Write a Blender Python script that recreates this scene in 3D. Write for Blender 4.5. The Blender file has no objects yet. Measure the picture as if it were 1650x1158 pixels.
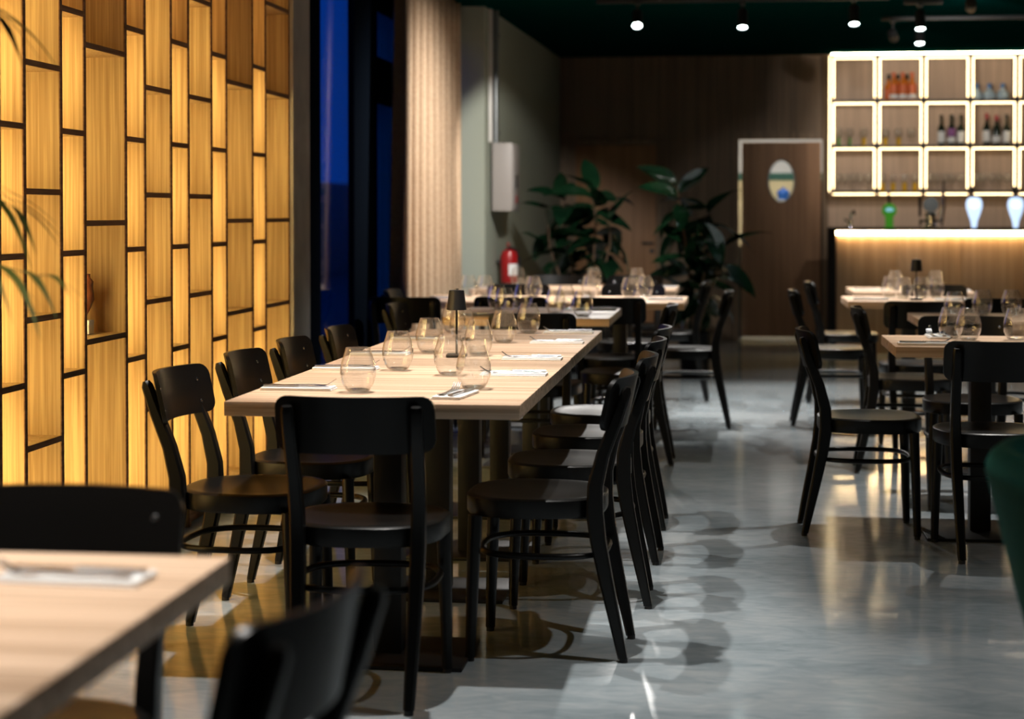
import bpy, bmesh, math, random
from mathutils import Vector, Matrix
random.seed(7)
S = bpy.context.scene
COL = S.collection
PI = math.pi

# ------------------------------------------------------------------ camera
cam_d = bpy.data.cameras.new('camera'); cam = bpy.data.objects.new('camera', cam_d); COL.objects.link(cam)
FPX, W, H = 2900.0, 1650.0, 1158.0
PITCH = math.radians(1.2); YAW = math.radians(7.036)
cam.location = (0, 0, 1.265)
cam.rotation_euler = (PI/2 - PITCH, 0, YAW)
cam_d.sensor_width = 36.0; cam_d.lens = 36.0*FPX/W
cam_d.shift_y = -(H/2 - 402.75)/W
cam_d.clip_start = 0.05; cam_d.clip_end = 200
cam_d.dof.use_dof = True; cam_d.dof.focus_distance = 5.9; cam_d.dof.aperture_fstop = 2.6
S.camera = cam

# ------------------------------------------------------------------ world (dusk sky), exposure
wd = bpy.data.worlds.new('dusk'); S.world = wd; wd.use_nodes = True
bg = wd.node_tree.nodes['Background']; bg.inputs[0].default_value = (0.003, 0.085, 0.62, 1); bg.inputs[1].default_value = 1.35
S.view_settings.view_transform = 'Standard'; S.view_settings.look = 'None'
S.view_settings.exposure = 0.0; S.view_settings.gamma = 1.0; S.view_settings.use_curve_mapping = False
S.cycles.use_denoising = True
S.cycles.max_bounces = 7; S.cycles.transparent_max_bounces = 20; S.cycles.adaptive_threshold = 0.02
S.cycles.caustics_reflective = False; S.cycles.caustics_refractive = False
S.cycles.sample_clamp_indirect = 4.0

# ceiling spotlights: x, y, watts, cone degrees, aim point
SPOT_COL = (1.0, 0.955, 0.90)
SPOTS = [
 (-0.87, 4.85, 180, 62, (-0.88, 4.95, 0), 'above the near end of the long table'), (-0.87, 5.60, 140, 56, (-0.88, 5.60, 0), 'second over the long table'),
 (-0.87, 6.35, 128, 54, (-0.90, 6.35, 0), 'third over the long table'), (-0.87, 7.15, 112, 52, (-0.92, 7.10, 0), 'above the far end of the long table'),
 (0.55, 4.65, 105, 84, (0.60, 4.80, 0), 'above the aisle before the viewer'), (1.20, 8.0, 200, 84, (1.1, 7.9, 0.4), 'above the second square table'),
 (1.15, 11.2, 220, 76, (1.05, 11.2, 0.4), 'above the third square table'), (-0.75, 10.95, 230, 58, (-0.90, 10.95, 0.4), 'above the bright double table'),
 (-1.2, 2.6, 270, 84, (-1.2, 2.5, 0.4), 'above the foreground table'), (0.55, 2.2, 50, 88, (0.55, 2.3, 0.4), 'above the viewer'),
 (-0.45, 11.3, 290, 112, (-2.1, 11.6, 0.7), 'added to light the curtain'), (0.30, 11.0, 60, 28, (0.50, 17.9, 0.6), 'added to light the oval window door'),  # both lamps added to brighten the curtain and the oval-window door
 (-0.70, 11.0, 330, 42, (-1.60, 14.4, 1.0), 'added to light the plants'), (3.0, 5.0, 260, 100, (3.0, 5.0, 0), 'added as fill on the right side'), (3.0, 9.0, 260, 100, (3.0, 9.0, 0), 'added as fill at the far right'),  # added lamps: plant light, then fill from the unseen right side
]

# ------------------------------------------------------------------ materials
MATS = {}
def pmat(name, col, rough=0.5, metal=0.0, spec=0.5, emit=None, es=0.0, coat=0.0, sheen=0.0):
    m = bpy.data.materials.new(name); m.use_nodes = True; MATS[name] = m
    b = m.node_tree.nodes['Principled BSDF']
    b.inputs['Base Color'].default_value = (*col, 1); b.inputs['Roughness'].default_value = rough
    b.inputs['Metallic'].default_value = metal; b.inputs['Specular IOR Level'].default_value = spec
    b.inputs['Coat Weight'].default_value = coat; b.inputs['Sheen Weight'].default_value = sheen
    if emit:
        b.inputs['Emission Color'].default_value = (*emit, 1); b.inputs['Emission Strength'].default_value = es
    return m
def N(m, t, **kw):
    n = m.node_tree.nodes.new(t)
    for k, v in kw.items(): setattr(n, k, v)
    return n
def L(m, a, b): m.node_tree.links.new(a, b)
def coords(m, scale, rnd=True):
    tc = N(m, 'ShaderNodeTexCoord'); mp = N(m, 'ShaderNodeMapping'); mp.inputs['Scale'].default_value = scale
    if rnd:
        oi = N(m, 'ShaderNodeObjectInfo'); mu = N(m, 'ShaderNodeVectorMath', operation='MULTIPLY_ADD')
        mu.inputs[1].default_value = (7.3, 11.1, 5.7)
        L(m, oi.outputs['Random'], mu.inputs[0]); L(m, tc.outputs['Object'], mu.inputs[2]); L(m, mu.outputs[0], mp.inputs[0])
    else: L(m, tc.outputs['Object'], mp.inputs[0])
    return mp.outputs[0]
def ramp(m, fac, stops):
    r = N(m, 'ShaderNodeValToRGB'); e = r.color_ramp.elements
    while len(e) < len(stops): e.new(0.5)
    for i, (p, c) in enumerate(stops): e[i].position = p; e[i].color = (*c, 1)
    L(m, fac, r.inputs[0]); return r.outputs[0]
def bump(m, h, strength, dist=0.002):
    b = N(m, 'ShaderNodeBump'); b.inputs['Strength'].default_value = strength; b.inputs['Distance'].default_value = dist
    L(m, h, b.inputs['Height']); L(m, b.outputs[0], m.node_tree.nodes['Principled BSDF'].inputs['Normal'])
def wood(name, dark, light, axis='z', rough=0.42, fine=70, long=2.2, spec=0.4):
    m = pmat(name, light, rough, spec=spec)
    s = {'x': (long, fine, fine), 'y': (fine, long, fine), 'z': (fine, fine, long)}[axis]
    v = coords(m, s)
    n1 = N(m, 'ShaderNodeTexNoise'); n1.inputs['Scale'].default_value = 1.0; n1.inputs['Detail'].default_value = 5; n1.inputs['Distortion'].default_value = 0.6
    L(m, v, n1.inputs['Vector'])
    v2 = coords(m, tuple(k*0.22 for k in s))
    n2 = N(m, 'ShaderNodeTexNoise'); n2.inputs['Scale'].default_value = 1.0; n2.inputs['Detail'].default_value = 3; n2.inputs['Distortion'].default_value = 1.2
    L(m, v2, n2.inputs['Vector'])
    mx = N(m, 'ShaderNodeMath', operation='MULTIPLY_ADD'); mx.inputs[1].default_value = 0.7
    L(m, n1.outputs[0], mx.inputs[0]); hv = N(m, 'ShaderNodeMath', operation='MULTIPLY'); hv.inputs[1].default_value = 0.3
    L(m, n2.outputs[0], hv.inputs[0]); L(m, hv.outputs[0], mx.inputs[2])
    c = ramp(m, mx.outputs[0], [(0.38, dark), (0.50, tuple((a+b)/2 for a, b in zip(dark, light))), (0.59, light)])
    L(m, c, m.node_tree.nodes['Principled BSDF'].inputs['Base Color'])
    bump(m, mx.outputs[0], 0.12, 0.001)
    return m
wood('oak_shelf', (0.36, 0.23, 0.105), (0.55, 0.39, 0.20), 'z', 0.55, 110, 1.8, 0.15)
wood('oak_table', (0.39, 0.25, 0.155), (0.74, 0.53, 0.375), 'x', 0.45, 60, 0.9, 0.12)
wood('walnut_edge', (0.15, 0.08, 0.048), (0.24, 0.135, 0.08), 'y', 0.8, 60, 3, 0.06)
wood('wall_wood', (0.17, 0.11, 0.065), (0.28, 0.185, 0.11), 'z', 0.55, 40, 0.8)
wood('door_wood', (0.31, 0.15, 0.065), (0.41, 0.21, 0.095), 'z', 0.5, 40, 0.9)
wood('bar_wood', (0.30, 0.18, 0.095), (0.42, 0.27, 0.155), 'z', 0.5, 40, 0.9)
wood('bar_back_wood', (0.52, 0.36, 0.25), (0.64, 0.45, 0.32), 'z', 0.55, 40, 0.9)
wood('carved_wood', (0.10, 0.03, 0.012), (0.24, 0.08, 0.03), 'z', 0.5, 30, 10)
pmat('black_lacquer', (0.0045, 0.004, 0.0036), 0.33, spec=0.24)
pmat('black_metal', (0.010, 0.010, 0.011), 0.45, spec=0.4)
pmat('black_matte', (0.006, 0.006, 0.007), 0.7, spec=0.2)
pmat('frame_black', (0.004, 0.006, 0.010), 0.9, spec=0.0)
pmat('rubber', (0.02, 0.02, 0.02), 0.8)
pmat('steel', (0.62, 0.62, 0.63), 0.22, 1.0)
pmat('chrome', (0.75, 0.75, 0.76), 0.12, 1.0)
pmat('grey_metal', (0.17, 0.18, 0.18), 0.4, 0.8)
pmat('napkin_white', (0.86, 0.85, 0.83), 0.85, sheen=0.2)
pmat('napkin_grey', (0.12, 0.12, 0.125), 0.85)
pmat('white_paint', (0.62, 0.60, 0.57), 0.45)
pmat('box_paint', (0.34, 0.31, 0.29), 0.5)
pmat('white_plastic', (0.75, 0.75, 0.75), 0.4)
pmat('led_warm', (1, 0.8, 0.5), 0.5, emit=(1.0, 0.715, 0.265), es=60)
pmat('led_dim', (1, 0.8, 0.5), 0.5, emit=(1.0, 0.58, 0.18), es=20)
pmat('led_bar', (1, 0.85, 0.6), 0.5, emit=(1.0, 0.74, 0.40), es=7)
pmat('led_top', (1, 0.85, 0.6), 0.5, emit=(1.0, 0.82, 0.55), es=60)
pmat('led_counter', (1, 0.85, 0.6), 0.5, emit=(1.0, 0.70, 0.34), es=48)
pmat('lens_glow', (1, 1, 1), 0.3, emit=(0.80, 1.0, 0.97), es=40)
pmat('tap_glow', (0.9, 0.95, 1), 0.3, emit=(0.50, 0.70, 1.0), es=1.3)
pmat('tap_glow_amber', (0.9, 0.95, 1), 0.3, emit=(1.0, 0.85, 0.62), es=1.8)
pmat('lamp_room', (1, 1, 1), 0.5, emit=(1.0, 0.97, 0.90), es=14)
pmat('tap_green', (0.05, 0.30, 0.02), 0.3, emit=(0.10, 0.55, 0.03), es=0.22)
pmat('tap_blue', (0.2, 0.5, 0.6), 0.3, emit=(0.30, 0.75, 0.9), es=0.5)
pmat('red_paint', (0.36, 0.008, 0.010), 0.3, coat=0.4)
pmat('blue_plastic', (0.01, 0.10, 0.42), 0.4)
pmat('cream_paint', (0.70, 0.58, 0.34), 0.6)
pmat('green_paint', (0.03, 0.11, 0.08), 0.6)
pmat('amber_glass', (0.75, 0.20, 0.01), 0.12, coat=0.5)
pmat('orange_label', (0.75, 0.17, 0.06), 0.5)
pmat('dark_glass', (0.006, 0.016, 0.008), 0.1, coat=0.5)
pmat('purple_label', (0.30, 0.10, 0.30), 0.5)
pmat('red_foil', (0.45, 0.02, 0.03), 0.35)
pmat('pale_glass', (0.55, 0.68, 0.74), 0.1, coat=0.5)
pmat('blue_cap', (0.10, 0.25, 0.55), 0.3)
pmat('yellow_stem', (0.80, 0.45, 0.01), 0.15)
pmat('green_stem', (0.10, 0.40, 0.06), 0.15)
pmat('soil', (0.03, 0.02, 0.014), 0.9)
pmat('bark', (0.12, 0.07, 0.04), 0.8)
pmat('outside_ground', (0.05, 0.06, 0.07), 0.8)
pmat('pane_dimmer', (0.10, 0.17, 0.16), 0.8)
pmat('ceiling_green', (0.0006, 0.022, 0.019), 0.8, spec=0.0)
pmat('pale_green', (0.29, 0.315, 0.25), 0.75)

def noisy(name, c1, c2, scale, rough, bs=0.0, spec=0.5, rnd=False, stretch=(1, 1, 1)):
    m = pmat(name, c1, rough, spec=spec); v = coords(m, stretch, rnd)
    n = N(m, 'ShaderNodeTexNoise'); n.inputs['Scale'].default_value = scale; n.inputs['Detail'].default_value = 6
    L(m, v, n.inputs['Vector'])
    L(m, ramp(m, n.outputs[0], [(0.35, c1), (0.68, c2)]), m.node_tree.nodes['Principled BSDF'].inputs['Base Color'])
    if bs: bump(m, n.outputs[0], bs)
    return m
noisy('concrete_pillar', (0.38, 0.345, 0.32), (0.46, 0.42, 0.39), 6, 0.95, 0.1, 0.05)
noisy('curtain_fabric', (0.48, 0.34, 0.225), (0.58, 0.42, 0.285), 60, 0.9, 0.1, 0.1)
noisy('green_velvet', (0.001, 0.022, 0.015), (0.002, 0.036, 0.024), 40, 0.85, 0.1, 0.2)
MATS['green_velvet'].node_tree.nodes['Principled BSDF'].inputs['Sheen Weight'].default_value = 0.35
MATS['green_velvet'].node_tree.nodes['Principled BSDF'].inputs['Sheen Tint'].default_value = (0.05, 0.5, 0.38, 1)
noisy('ficus_leaf', (0.004, 0.020, 0.009), (0.008, 0.036, 0.013), 5, 0.16, 0, 1.0, True)
noisy('palm_leaf', (0.028, 0.036, 0.004), (0.06, 0.075, 0.007), 8, 0.5, 0, 0.4, True)
for k in ('tap_glow', 'tap_glow_amber', 'tap_green', 'tap_blue', 'lens_glow'): MATS[k].cycles.emission_sampling = 'NONE'
# polished concrete floor
def floor_mat():
    m = pmat('polished_concrete', (0.3, 0.33, 0.34), 0.14, spec=0.5)
    b = m.node_tree.nodes['Principled BSDF']
    v = coords(m, (0.8, 1.7, 1), False)
    n1 = N(m, 'ShaderNodeTexNoise'); n1.inputs['Scale'].default_value = 1.3; n1.inputs['Detail'].default_value = 8; n1.inputs['Roughness'].default_value = 0.62; n1.inputs['Distortion'].default_value = 0.7
    L(m, v, n1.inputs['Vector'])
    n2 = N(m, 'ShaderNodeTexNoise'); n2.inputs['Scale'].default_value = 9; n2.inputs['Detail'].default_value = 6; n2.inputs['Distortion'].default_value = 1.5
    L(m, v, n2.inputs['Vector'])
    mx = N(m, 'ShaderNodeMath', operation='MULTIPLY_ADD'); mx.inputs[1].default_value = 0.35
    L(m, n2.outputs[0], mx.inputs[0])
    hf = N(m, 'ShaderNodeMath', operation='MULTIPLY'); hf.inputs[1].default_value = 0.65; L(m, n1.outputs[0], hf.inputs[0]); L(m, hf.outputs[0], mx.inputs[2])
    c = ramp(m, mx.outputs[0], [(0.36, (0.23, 0.28, 0.305)), (0.5, (0.315, 0.36, 0.385)), (0.63, (0.40, 0.435, 0.45))])
    L(m, c, b.inputs['Base Color'])
    r = N(m, 'ShaderNodeMapRange'); r.inputs['To Min'].default_value = 0.08; r.inputs['To Max'].default_value = 0.16
    L(m, n2.outputs[0], r.inputs[0]); L(m, r.outputs[0], b.inputs['Roughness'])
    bump(m, mx.outputs[0], 0.05, 0.004)
floor_mat()
# thin clear glass: transparent body with a Fresnel gloss, lets lamp light through
def glass_mat(name, tint=(0.99, 0.995, 0.995), ior=1.5, gl=1.0):
    m = bpy.data.materials.new(name); m.use_nodes = True; MATS[name] = m
    nt = m.node_tree; nt.nodes.clear()
    o = N(m, 'ShaderNodeOutputMaterial'); mix = N(m, 'ShaderNodeMixShader')
    t = N(m, 'ShaderNodeBsdfTransparent'); t.inputs[0].default_value = (*tint, 1)
    g = N(m, 'ShaderNodeBsdfGlossy'); g.inputs['Roughness'].default_value = 0.055; g.inputs['Color'].default_value = (gl, gl, gl, 1)
    f = N(m, 'ShaderNodeLayerWeight'); f.inputs[0].default_value = 0.5   # Schlick reflectance of a thin sheet, same from both sides
    p = N(m, 'ShaderNodeMath', operation='POWER'); p.inputs[1].default_value = 3.0; L(m, f.outputs['Facing'], p.inputs[0])
    q = N(m, 'ShaderNodeMath', operation='MULTIPLY_ADD'); q.inputs[1].default_value = 1.0; q.inputs[2].default_value = 2*((ior-1)/(ior+1))**2; L(m, p.outputs[0], q.inputs[0])
    L(m, q.outputs[0], mix.inputs[0]); L(m, t.outputs[0], mix.inputs[1]); L(m, g.outputs[0], mix.inputs[2]); L(m, mix.outputs[0], o.inputs[0])
glass_mat('clear_glass'); glass_mat('window_glass', (0.85, 0.9, 0.95), 1.45, 0.35)
glass_mat('yellow_glass', (0.95, 0.75, 0.2)); glass_mat('bottom_glass', (0.92, 0.94, 0.94), 2.1)

# ------------------------------------------------------------------ mesh helpers
class MB:
    def __init__(s): s.v = []; s.f = []
    def add(s, vs, fs):
        o = len(s.v); s.v += [tuple(p) for p in vs]; s.f += [tuple(i+o for i in f) for f in fs]; return s
    def box(s, x0, x1, y0, y1, z0, z1):
        return s.add([(x0,y0,z0),(x1,y0,z0),(x1,y1,z0),(x0,y1,z0),(x0,y0,z1),(x1,y0,z1),(x1,y1,z1),(x0,y1,z1)],
                     [(0,3,2,1),(4,5,6,7),(0,1,5,4),(1,2,6,5),(2,3,7,6),(3,0,4,7)])
    def quad(s, x0, x1, y, z0, z1):      # thin LED tape, in the x-z plane
        return s.add([(x0,y,z0),(x1,y,z0),(x1,y,z1),(x0,y,z1)], [(0,1,2,3)])
    def bbox(s, x0, x1, y0, y1, z0, z1, b=0.004, seg=2):
        bm = bmesh.new(); bmesh.ops.create_cube(bm, size=1)
        for v in bm.verts: v.co = Vector(((x0+x1)/2+v.co.x*(x1-x0), (y0+y1)/2+v.co.y*(y1-y0), (z0+z1)/2+v.co.z*(z1-z0)))
        bmesh.ops.bevel(bm, geom=bm.edges[:], offset=b, segments=seg, affect='EDGES', profile=0.5)
        bm.verts.index_update()
        s.add([v.co[:] for v in bm.verts], [[v.index for v in f.verts] for f in bm.faces]); bm.free(); return s
    def lathe(s, prof, n=24, c=(0, 0), cap=False, sx=1.0, sy=1.0):
        vs = []; fs = []
        for r, z in prof:
            for k in range(n):
                a = 2*PI*k/n; vs.append((c[0]+r*math.cos(a)*sx, c[1]+r*math.sin(a)*sy, z))
        for i in range(len(prof)-1):
            for k in range(n):
                k2 = (k+1) % n; fs.append((i*n+k, i*n+k2, (i+1)*n+k2, (i+1)*n+k))
        if cap: fs.append(tuple(range(n))[::-1]); fs.append(tuple((len(prof)-1)*n+k for k in range(n)))
        return s.add(vs, fs)
    def sweep(s, pts, secs, closed=False, up=(0, 0, 1)):
        """pts: path; secs: one 2-D section (list of (a,b)) or one per point; b runs towards up."""
        P = [Vector(p) for p in pts]; n = len(P); m = len(secs[0]) if isinstance(secs[0][0], (list, tuple)) else len(secs)
        per = isinstance(secs[0][0], (list, tuple)); vs = []; fs = []; U = Vector(up)
        for i in range(n):
            t = (P[(i+1) % n]-P[i-1]) if closed else (P[min(i+1, n-1)]-P[max(i-1, 0)])
            t.normalize(); a = t.cross(U)
            if a.length < 1e-4: a = Vector((1, 0, 0))
            a.normalize(); b = a.cross(t)
            for (p, q) in (secs[i] if per else secs): vs.append((P[i]+a*p+b*q)[:])
        for i in range(n if closed else n-1):
            j = (i+1) % n
            for k in range(m): fs.append((i*m+k, i*m+(k+1) % m, j*m+(k+1) % m, j*m+k))
        if not closed: fs.append(tuple(range(m))[::-1]); fs.append(tuple((n-1)*m+k for k in range(m)))
        return s.add(vs, fs)
    def tube(s, pts, r, n=8, closed=False, up=(0, 0, 1)):
        rs = r if isinstance(r, (list, tuple)) else [r]*len(pts)
        return s.sweep(pts, [[(q*math.cos(2*PI*k/n), q*math.sin(2*PI*k/n)) for k in range(n)] for q in rs], closed, up)
    def prism(s, poly, z0, z1):
        n = len(poly)
        return s.add([(x, y, z0) for x, y in poly]+[(x, y, z1) for x, y in poly],
                     [tuple(range(n))[::-1], tuple(range(n, 2*n))]+[(k, (k+1) % n, n+(k+1) % n, n+k) for k in range(n)])
    def mesh(s, name, mat, smooth=30):
        me = bpy.data.meshes.new(name); me.from_pydata(s.v, [], s.f); me.update()
        bm = bmesh.new(); bm.from_mesh(me); bmesh.ops.recalc_face_normals(bm, faces=bm.faces); bm.to_mesh(me); bm.free()
        if smooth:
            for p in me.polygons: p.use_smooth = True
            me.set_sharp_from_angle(angle=math.radians(smooth))
        me.materials.append(MATS[mat]); return me
    def obj(s, name, mat, parent=None, smooth=30):
        return ob(name, s.mesh(name, mat, smooth), parent)
def ob(name, me, parent=None, loc=None, rot=None):
    o = bpy.data.objects.new(name, me); COL.objects.link(o)
    if parent: o.parent = parent
    if loc: o.location = loc
    if rot: o.rotation_euler = rot
    return o
def tag(o, label=None, cat=None, group=None, kind=None):
    if label: o['label'] = label
    if cat: o['category'] = cat
    if group: o['group'] = group
    if kind: o['kind'] = kind
    return o
def empty(name, loc=(0, 0, 0), rz=0, label=None, cat=None, group=None, kind=None):
    o = ob(name, None, None, loc, (0, 0, rz)); o.empty_display_size = 0.1
    return tag(o, label, cat, group, kind)
def copy_tree(o, parent=None):
    c = o.copy(); COL.objects.link(c); c.parent = parent
    for ch in list(o.children):
        if ch.type != 'LIGHT': copy_tree(ch, c)
    return c
class Proto:
    """first placement uses the built thing itself, later ones copy it with all its parts"""
    def __init__(s, root): s.root = root; s.used = False
    def put(s, loc, rz=0, label=None, group=None, cat=None, rot=None):
        o = copy_tree(s.root) if s.used else s.root; s.used = True
        o.location = loc; o.rotation_euler = rot or (0, 0, rz); tag(o, label, cat, group); return o
def rrect(w, h, c):   # chamfered rectangle section
    return [(-w+c, -h), (w-c, -h), (w, -h+c), (w, h-c), (w-c, h), (-w+c, h), (-w, h-c), (-w, -h+c)]

# ------------------------------------------------------------------ setting
CE = 2.81
tag(MB().box(-3.2, 6.0, -3.0, 21.0, -0.1, 0.0).obj('floor', 'polished_concrete', smooth=0), kind='structure')
tag(MB().prism([(-2.75, -3.0), (6.0, -3.0), (6.0, 18.06), (-2.75, 18.06), (-2.75, 13.4), (-2.28, 13.4), (-2.28, 9.0), (-2.75, 9.0)], CE, CE+0.1).obj('ceiling', 'ceiling_green', smooth=0), kind='structure')
tag(MB().box(6.0, 6.1, -3.0, 18.06, 0, CE).obj('wall_right', 'wall_wood', smooth=0), kind='structure')
tag(MB().box(-3.2, 6.0, -3.1, -3.0, 0, CE).obj('wall_front', 'pale_green', smooth=0), kind='structure')
tag(MB().box(-2.72, -2.62, -3.0, 8.60, 0, CE).obj('wall_left', 'concrete_pillar', smooth=0), kind='structure')
tag(MB().bbox(-2.72, -2.15, 8.655, 9.003, 0, CE, 0.006).obj('wall_pillar', 'concrete_pillar'), kind='structure')
tag(MB().prism([(-2.75, 13.4), (-1.86, 13.4), (-1.73, 17.95), (-2.75, 17.95)], 0, CE).obj('wall_corner', 'pale_green', smooth=0), kind='structure')
# window bays between pillar and pale green return wall
def window(name, y0, y1, posts, bars, panes):
    w = empty(name, (-2.25, y0, 0), kind='structure')
    def part(nm, a, b, z0, z1, mat, x0=-0.025, x1=0.015):
        m = MB().bbox(x0, x1, a-y0, b-y0, z0, z1, 0.004) if mat != 'window_glass' else MB().box(x0, x1, a-y0, b-y0, z0, z1)
        return m.obj(nm, mat, w)
    for a, b in posts: part('frame_post', a, b, 0, CE, 'frame_black')
    for a, b, z0, z1 in bars: part('frame_bar', a, b, z0, z1, 'frame_black')
    for a, b, z0, z1 in panes: part('pane', a, b, z0, z1, 'window_glass', -0.012, 0.0)
window('window_1', 9.003, 11.0, [(9.003, 9.61), (10.48, 11.18)], [(9.61, 10.48, 0, 0.12), (9.61, 10.48, 2.79, CE)], [(9.61, 10.48, 0.12, 2.79)])
window('window_2', 11.18, 13.4, [(13.30, 13.40), (12.2, 12.3)], [(11.18, 12.2, 0, 0.12), (11.18, 12.2, 2.55, CE), (11.18, 12.2, 1.96, 2.25), (12.3, 13.3, 0, 0.12), (12.3, 13.3, 2.55, CE)],
       [(11.18, 12.2, 0.12, 1.96), (11.18, 12.2, 2.25, 2.55), (12.3, 13.3, 0.12, 2.55)])
tag(MB().box(-60, -2.75, -10, 90, -0.12, -0.02).obj('ground_outside', 'outside_ground', smooth=0), kind='structure')
tag(MB().bbox(-8.6, -8.3, 18, 60, -0.02, 1.88, 0.03).obj('wall_pane_dimmer', 'pane_dimmer'), kind='structure')  # made-up low wall that darkens the lower window glass

# back wall with slatted cladding and two doors
DX0, DX1, DZ = 0.045, 0.875, 1.985
wb = empty('wall_back', (0, 17.95, 0), kind='structure')
for a, b, z0, z1 in [(-3.2, DX0, 0, CE), (DX0, DX1, DZ, CE), (DX1, 6.0, 0, CE)]:
    MB().box(a, b, 0.0, 0.1, z0, z1).obj('cladding_board', 'wall_wood' if b < 1 else 'bar_back_wood', wb, smooth=0)
sl = MB(); x = -1.715
while x < 0.875:
    z0 = 0.0
    if -1.62 < x < -0.735: z0 = 2.02
    if x > 0.0: z0 = 2.06
    sl.box(x, x+0.019, -0.022, 0.0, z0, CE); x += 0.031
tag(sl.obj('slat_cladding', 'wall_wood', wb, smooth=0), 'vertical dark wooden slats', kind='stuff')
MB().bbox(0.86, 0.915, -0.05, 0.0, 0, CE, 0.003).obj('end_post', 'wall_wood', wb)
# flush door on the left of the back wall
d2 = empty('door_2', (-1.17, 17.95, 0), kind='structure')
MB().bbox(-0.40, 0.40, -0.024, 0.0, 0.01, 1.93, 0.003).obj('leaf', 'door_wood', d2)
for a, b, z0, z1 in [(-0.45, -0.41, 0, 2.0), (0.41, 0.45, 0, 2.0), (-0.41, 0.41, 1.945, 2.0)]:
    MB().bbox(a, b, -0.035, 0.0, z0, z1, 0.003).obj('door_frame', 'wall_wood', d2)
h = MB().bbox(0.26, 0.38, -0.075, -0.055, 0.95, 0.97, 0.004).tube([(0.36, -0.024, 0.96), (0.36, -0.065, 0.96)], 0.01).obj('handle', 'black_metal', d2)
MB().lathe([(0.024, 0), (0.024, 0.006)], 16, cap=True).obj('lock_rose', 'black_metal', d2).matrix_local = Matrix.Translation((0.36, -0.024, 0.88)) @ Matrix.Rotation(PI/2, 4, 'X')
# lit door with oval window
d1 = empty('door_1', (0.46, 17.95, 0), kind='structure')
lw, z0, z1, oz, rx, rz = 0.385, 0.038, 1.955, 1.575, 0.128, 0.205
n = 48; m = MB(); vs = []
for yy in (-0.02, 0.02):
    for k in range(n):
        a = 2*PI*k/n; vs.append((rx*math.cos(a), yy, oz+rz*math.sin(a)))
    for k in range(n):
        a = 2*PI*k/n; cx, cz = math.cos(a), math.sin(a)
        t = min(lw/abs(cx) if abs(cx) > 1e-6 else 1e9, ((z1-oz) if cz > 0 else (oz-z0))/abs(cz) if abs(cz) > 1e-6 else 1e9)
        vs.append((cx*t, yy, oz+cz*t))
fs = []
for k in range(n):
    j = (k+1) % n
    fs += [(k, j, n+j, n+k), (2*n+j, 2*n+k, 3*n+k, 3*n+j), (k, 2*n+k, 2*n+j, j), (n+k, n+j, 3*n+j, 3*n+k)]
# corner fills so that the leaf is a full rectangle
m.add(vs, fs)
cor = [(lw, z1), (-lw, z1), (-lw, z0), (lw, z0)]
for cx, cz in cor:
    ang = math.atan2(cz-oz, cx) % (2*PI); k = int(ang/(2*PI/n)); j = (k+1) % n
    m.add([vs[n+k], (cx, -0.02, cz), vs[n+j], vs[3*n+k], (cx, 0.02, cz), vs[3*n+j]], [(0, 1, 2), (5, 4, 3), (0, 3, 4, 1), (1, 4, 5, 2)])
leaf = m.obj('leaf', 'door_wood', d1, smooth=0)
rp = [(rx*math.cos(2*PI*k/40), -0.022, oz+rz*math.sin(2*PI*k/40)) for k in range(40)]
MB().tube(rp, 0.008, 6, closed=True, up=(0, 1, 0)).obj('window_rim', 'grey_metal', leaf)
MB().add([(rx*math.cos(2*PI*k/40), 0.0, oz+rz*math.sin(2*PI*k/40)) for k in range(40)], [tuple(range(40))]).obj('pane', 'window_glass', leaf, smooth=0)
for a, b, zz in ((-0.414, -0.386, 0.93), (0.386, 0.414, 1.58)): MB().box(a, b, -0.005, 0.03, 0.008, zz).obj('gap_light_block', 'black_matte', d1, smooth=0)  # added strips that block the light in the lower door gaps
MB().bbox(-0.40, 0.40, -0.06, 0.03, 0.0, 0.008, 0.002).obj('threshold', 'steel', d1)
# small lit room behind that door
rm = empty('wall_back_room', (0.5, 18.06, 0), kind='structure')
MB().box(-1.0, 1.3, 2.1, 2.2, 1.70, 2.5).box(-1.1, -1.0, 0, 2.2, 0, 2.5).box(1.3, 1.4, 0, 2.2, 0, 2.5).box(-1.1, 1.4, 0, 2.2, 2.5, 2.6).obj('upper_wall', 'white_paint', rm, smooth=0)
MB().box(-1.0, 1.3, 2.09, 2.2, 1.62, 1.70).obj('stripe', 'green_paint', rm, smooth=0)
MB().box(-1.0, 1.3, 2.1, 2.2, 0, 1.62).obj('lower_wall', 'cream_paint', rm, smooth=0)
cl = empty('ceiling_lamp', (0.5, 19.0, 2.5), label='bright ceiling panel lamp in the room behind the oval window door', cat='lamp')
MB().bbox(-0.45, 0.45, -0.35, 0.35, -0.03, 0.0, 0.004).obj('housing', 'white_plastic', cl)
MB().box(-0.42, 0.42, -0.32, 0.32, -0.034, -0.030).obj('diffuser', 'lamp_room', cl, smooth=0)
cab = empty('cupboard', (0.46, 19.85, 0), label='cream cupboard in the room seen through the oval window', cat='cupboard')
MB().bbox(-0.5, 0.5, -0.2, 0.2, 0, 1.40, 0.006).obj('body', 'cream_paint', cab)
for s_ in (-1, 1):
    dr = MB().bbox(min(0.01*s_, 0.49*s_), max(0.01*s_, 0.49*s_), -0.22, -0.2, 0.04, 1.36, 0.004).obj('door', 'cream_paint', cab)
    MB().bbox(0.05*s_-0.008, 0.05*s_+0.008, -0.245, -0.22, 0.8, 0.95, 0.004).obj('handle', 'grey_metal', dr)
bt = empty('tub', (0.53, 19.8, 1.40), label='round blue plastic tub on the cream cupboard behind the oval window', cat='tub')
MB().lathe([(0.0, 0.0), (0.06, 0.0), (0.068, 0.07), (0.071, 0.07), (0.071, 0.078), (0.05, 0.11), (0.0, 0.125)], 24).obj('body', 'blue_plastic', bt)
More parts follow.
